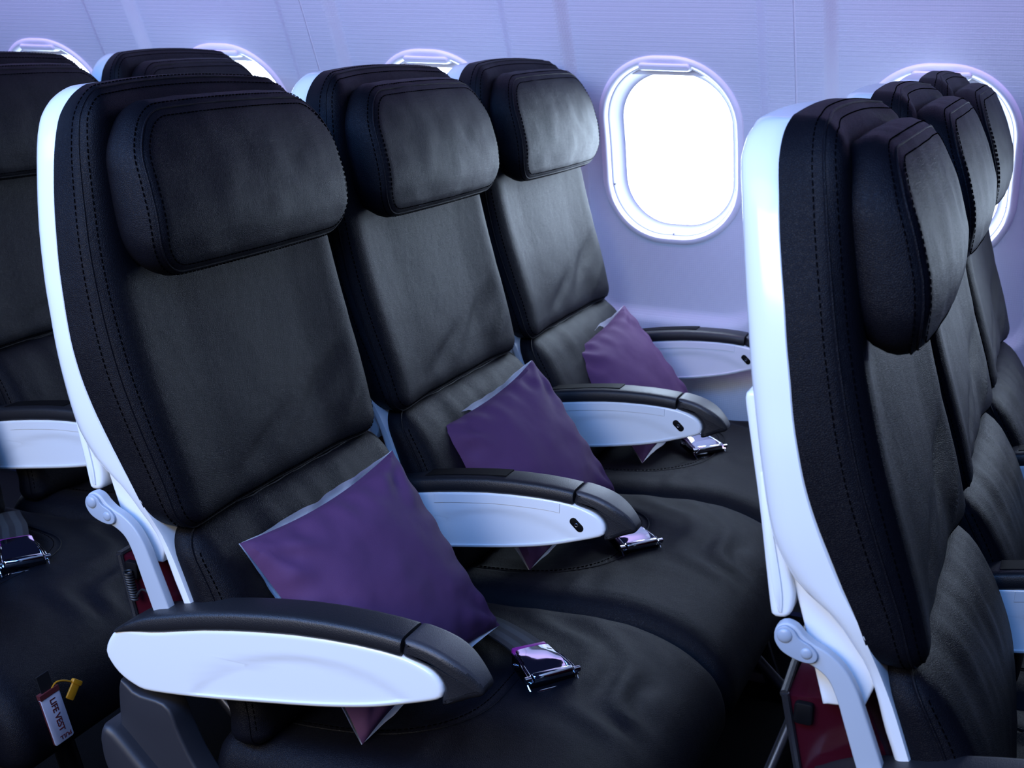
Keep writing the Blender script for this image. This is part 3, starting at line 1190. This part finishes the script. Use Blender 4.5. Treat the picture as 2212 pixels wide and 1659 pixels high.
make_belt(seats['middle', 'aisle'], 0.030, 0.303, 0.476, R(-40), R(3), R(6), (-0.20, 0.47, 0.462))
make_belt(seats['middle', 'middle'], 0.002, 0.250, 0.475, R(-40), R(6), R(9), (-0.20, 0.46, 0.462))
make_belt(seats['middle', 'window'], -0.022, 0.254, 0.475, R(-40), R(6), R(6), (-0.20, 0.44, 0.462))
make_belt(seats['rear', 'aisle'], -0.022, 0.300, 0.476, R(-36), R(6), R(14), (-0.20, 0.455, 0.470))
# loose half of the belt beside the aisle armrest
bl = add('seat_belt', None, seats['middle', 'aisle'])
pts = resample([(-0.20, 0.075, 0.475), (-0.22, 0.078, 0.465), (-0.255, 0.082, 0.42), (-0.275, 0.075, 0.385), (-0.27, 0.07, 0.36)], 30, False)
add('webbing', ribbon('webbing', pts, 0.046, [(1, 0.5, 0.2)] * 30), bl)


# ------------------------------------------------------------------ pillows
def pillow(corners, label, seed):
    """corners: left, top, right, bottom (3D); purple front, white back"""
    c = [Vector(p) for p in corners]
    ctr = sum(c, Vector()) / 4
    nrm = (c[1] - c[3]).cross(c[2] - c[0]).normalized()
    if nrm.x < 0:
        nrm = -nrm
    root = empty('pillow', ctr, label, 'pillow', 'purple pillows on the seats')
    N = 56

    def half(sign, name, material, pinch):
        V, F = [], []
        for i in range(N + 1):
            for j in range(N + 1):
                s, t = -1 + 2 * i / N, -1 + 2 * j / N
                e_ = max(abs(s), abs(t))
                wav = 0.5 + 0.9 * noise.noise(Vector((s * 1.9 + seed, t * 1.9 - seed, 3))) + 0.35 * noise.noise(Vector((s * 6 + seed, t * 6, 1)))
                ps = pinch if sign > 0 else pinch * (0.62 - 0.55 * wav)
                s2 = s * (1 - ps * (1 - t ** 2) * (0.4 + 0.6 * abs(s)))
                t2 = t * (1 - ps * (1 - s ** 2) * (0.4 + 0.6 * abs(t)))
                a, b = (s2 + 1) / 2, (t2 + 1) / 2
                p = c[0] * (1 - a) * b + c[1] * a * b + c[2] * a * (1 - b) + c[3] * (1 - a) * (1 - b)
                h = 0.052 * ((1 - s * s) * (1 - t * t)) ** 0.46
                h += 0.005 * noise.noise(Vector((s * 2.3 + seed, t * 2.3, sign))) * (1 - e_ ** 6)
                # folds running in from the corners and the seams
                for q_, (cs, ct) in enumerate(((-1, 1), (1, 1), (1, -1), (-1, -1))):
                    rr = math.hypot(s - cs, t - ct)
                    an = math.atan2(t - ct, s - cs)
                    h += 0.0035 * math.sin(an * 9 + seed + q_) * math.exp(-((rr - 0.42) / 0.26) ** 2)
                h += 0.0016 * math.sin((s if abs(t) > abs(s) else t) * 21 + seed * 3) * smooth(0.55, 0.92, e_) * (1 - smooth(0.95, 1, e_))
                if sign < 0:
                    h = -h * 0.40 - 0.0008 - 0.002 * smooth(0.75, 1.0, e_) * max(0.0, wav)
                V.append(p + nrm * h - ctr)
        for i in range(N):
            for j in range(N):
                a = i * (N + 1) + j
                F.append((a, a + 1, a + N + 2, a + N + 1))
        return add(name, mesh(name, V, F, material), root)
    half(1, 'purple_cover', 'purple', 0.095)
    half(-1, 'white_backing', 'linen', 0.095)
    return root


pa = [(-.254, .082, .685), (-.2075, .361, .7185), (-.0515, .361, .502), (-.0985, .081, .469)]
pillow(pa, 'largest purple pillow with white edge, on the nearest aisle seat', 1.0)
pm = [(-.268, .599, .670), (-.216, .864, .722), (-.059, .876, .499), (-.112, .613, .467)]
pillow(pm, 'purple pillow on the centre seat between two white armrests', 4.0)
pw = [(-.277, 1.148, .658), (-.236, 1.408, .708), (-.072, 1.425, .492), (-.108, 1.163, .466)]
pillow(pw, 'farthest purple pillow, lit by the window, on the window seat', 8.0)

# ------------------------------------------------------------------ life vest tag under the rear aisle cushion
tagE = empty('life_vest_tag', (-0.556, 0.085, 0.424), 'white life vest pull tag with dark red lettering hanging below the rear seat', 'tag')
tagE.rotation_euler = (R(10), R(-6), R(-12))
# local: y to the right, z up, +x faces forward
tw = 0.0145
V, F = slab_data(rpoly(-tw, tw, -.070, 0.0, .003, 4), -0.003, 0.003, 0.0012, YZ, 2)
tg = add('tag_band', mesh('tag_band', V, F, 'tag'), tagE)
add('tag_binding', mesh('tag_binding', *join([box_data(-.0012, .0012, -tw - .0004, -tw + .0006, -.068, -.002), box_data(-.0038, .0038, -tw, tw, -.001, .006)]), 'tagred'), tagE)
add('hanging_strap', mesh('hanging_strap', *box_data(-.001, .001, -.009, .009, 0.004, 0.030), 'cord'), tagE)


def lettering(txt, size, loc, ang):
    cu = bpy.data.curves.new('lettering', 'FONT')
    cu.body = txt
    cu.size = size
    cu.extrude = 0.0002
    cu.align_x = 'CENTER'
    cu.align_y = 'CENTER'
    cu.offset = size * 0.018
    o = bpy.data.objects.new('tmp', cu)
    COL.objects.link(o)
    bpy.context.view_layer.update()
    me = bpy.data.meshes.new_from_object(o.evaluated_get(bpy.context.evaluated_depsgraph_get()))
    bpy.data.objects.remove(o)
    # text plane xy -> tag face (y,z), facing +x
    ca, sa = math.cos(ang), math.sin(ang)
    for v in me.vertices:
        a, b = v.co.x * ca - v.co.y * sa, v.co.x * sa + v.co.y * ca
        v.co = (0.0032 + v.co.z, loc[0] + a, loc[1] + b)
    me.materials.clear()
    me.materials.append(M['tagred'])
    return add('lettering', me, tg)


lettering('LIFE VEST', 0.0118, (0.0005, -.0305), R(-90))
lettering('PULL', 0.0078, (0.003, -.063), R(180))
V, F = join([slab_data(rpoly(-.006, .006, -.011, .011, .0015, 3), -.0015, .0015, .0005, YZ, 2),
             slab_data(rpoly(-.0075, .0075, .009, .0155, .0015, 3), -.003, .003, .0008, YZ, 2)])
sl = add('seal', mesh('seal', V, F, 'yellow'), tagE, (0.001, 0.032, -0.016), (R(-48), 0, 0))
sl['label'] = 'yellow plastic security seal'
add('seal_wire', tube('seal_wire', resample([(0.001, 0.004, 0.004), (0.001, 0.014, 0.009), (0.001, 0.026, 0.004), (0.001, 0.040, -0.008)], 20, False), 0.0012, 'yellow', 6), tagE)
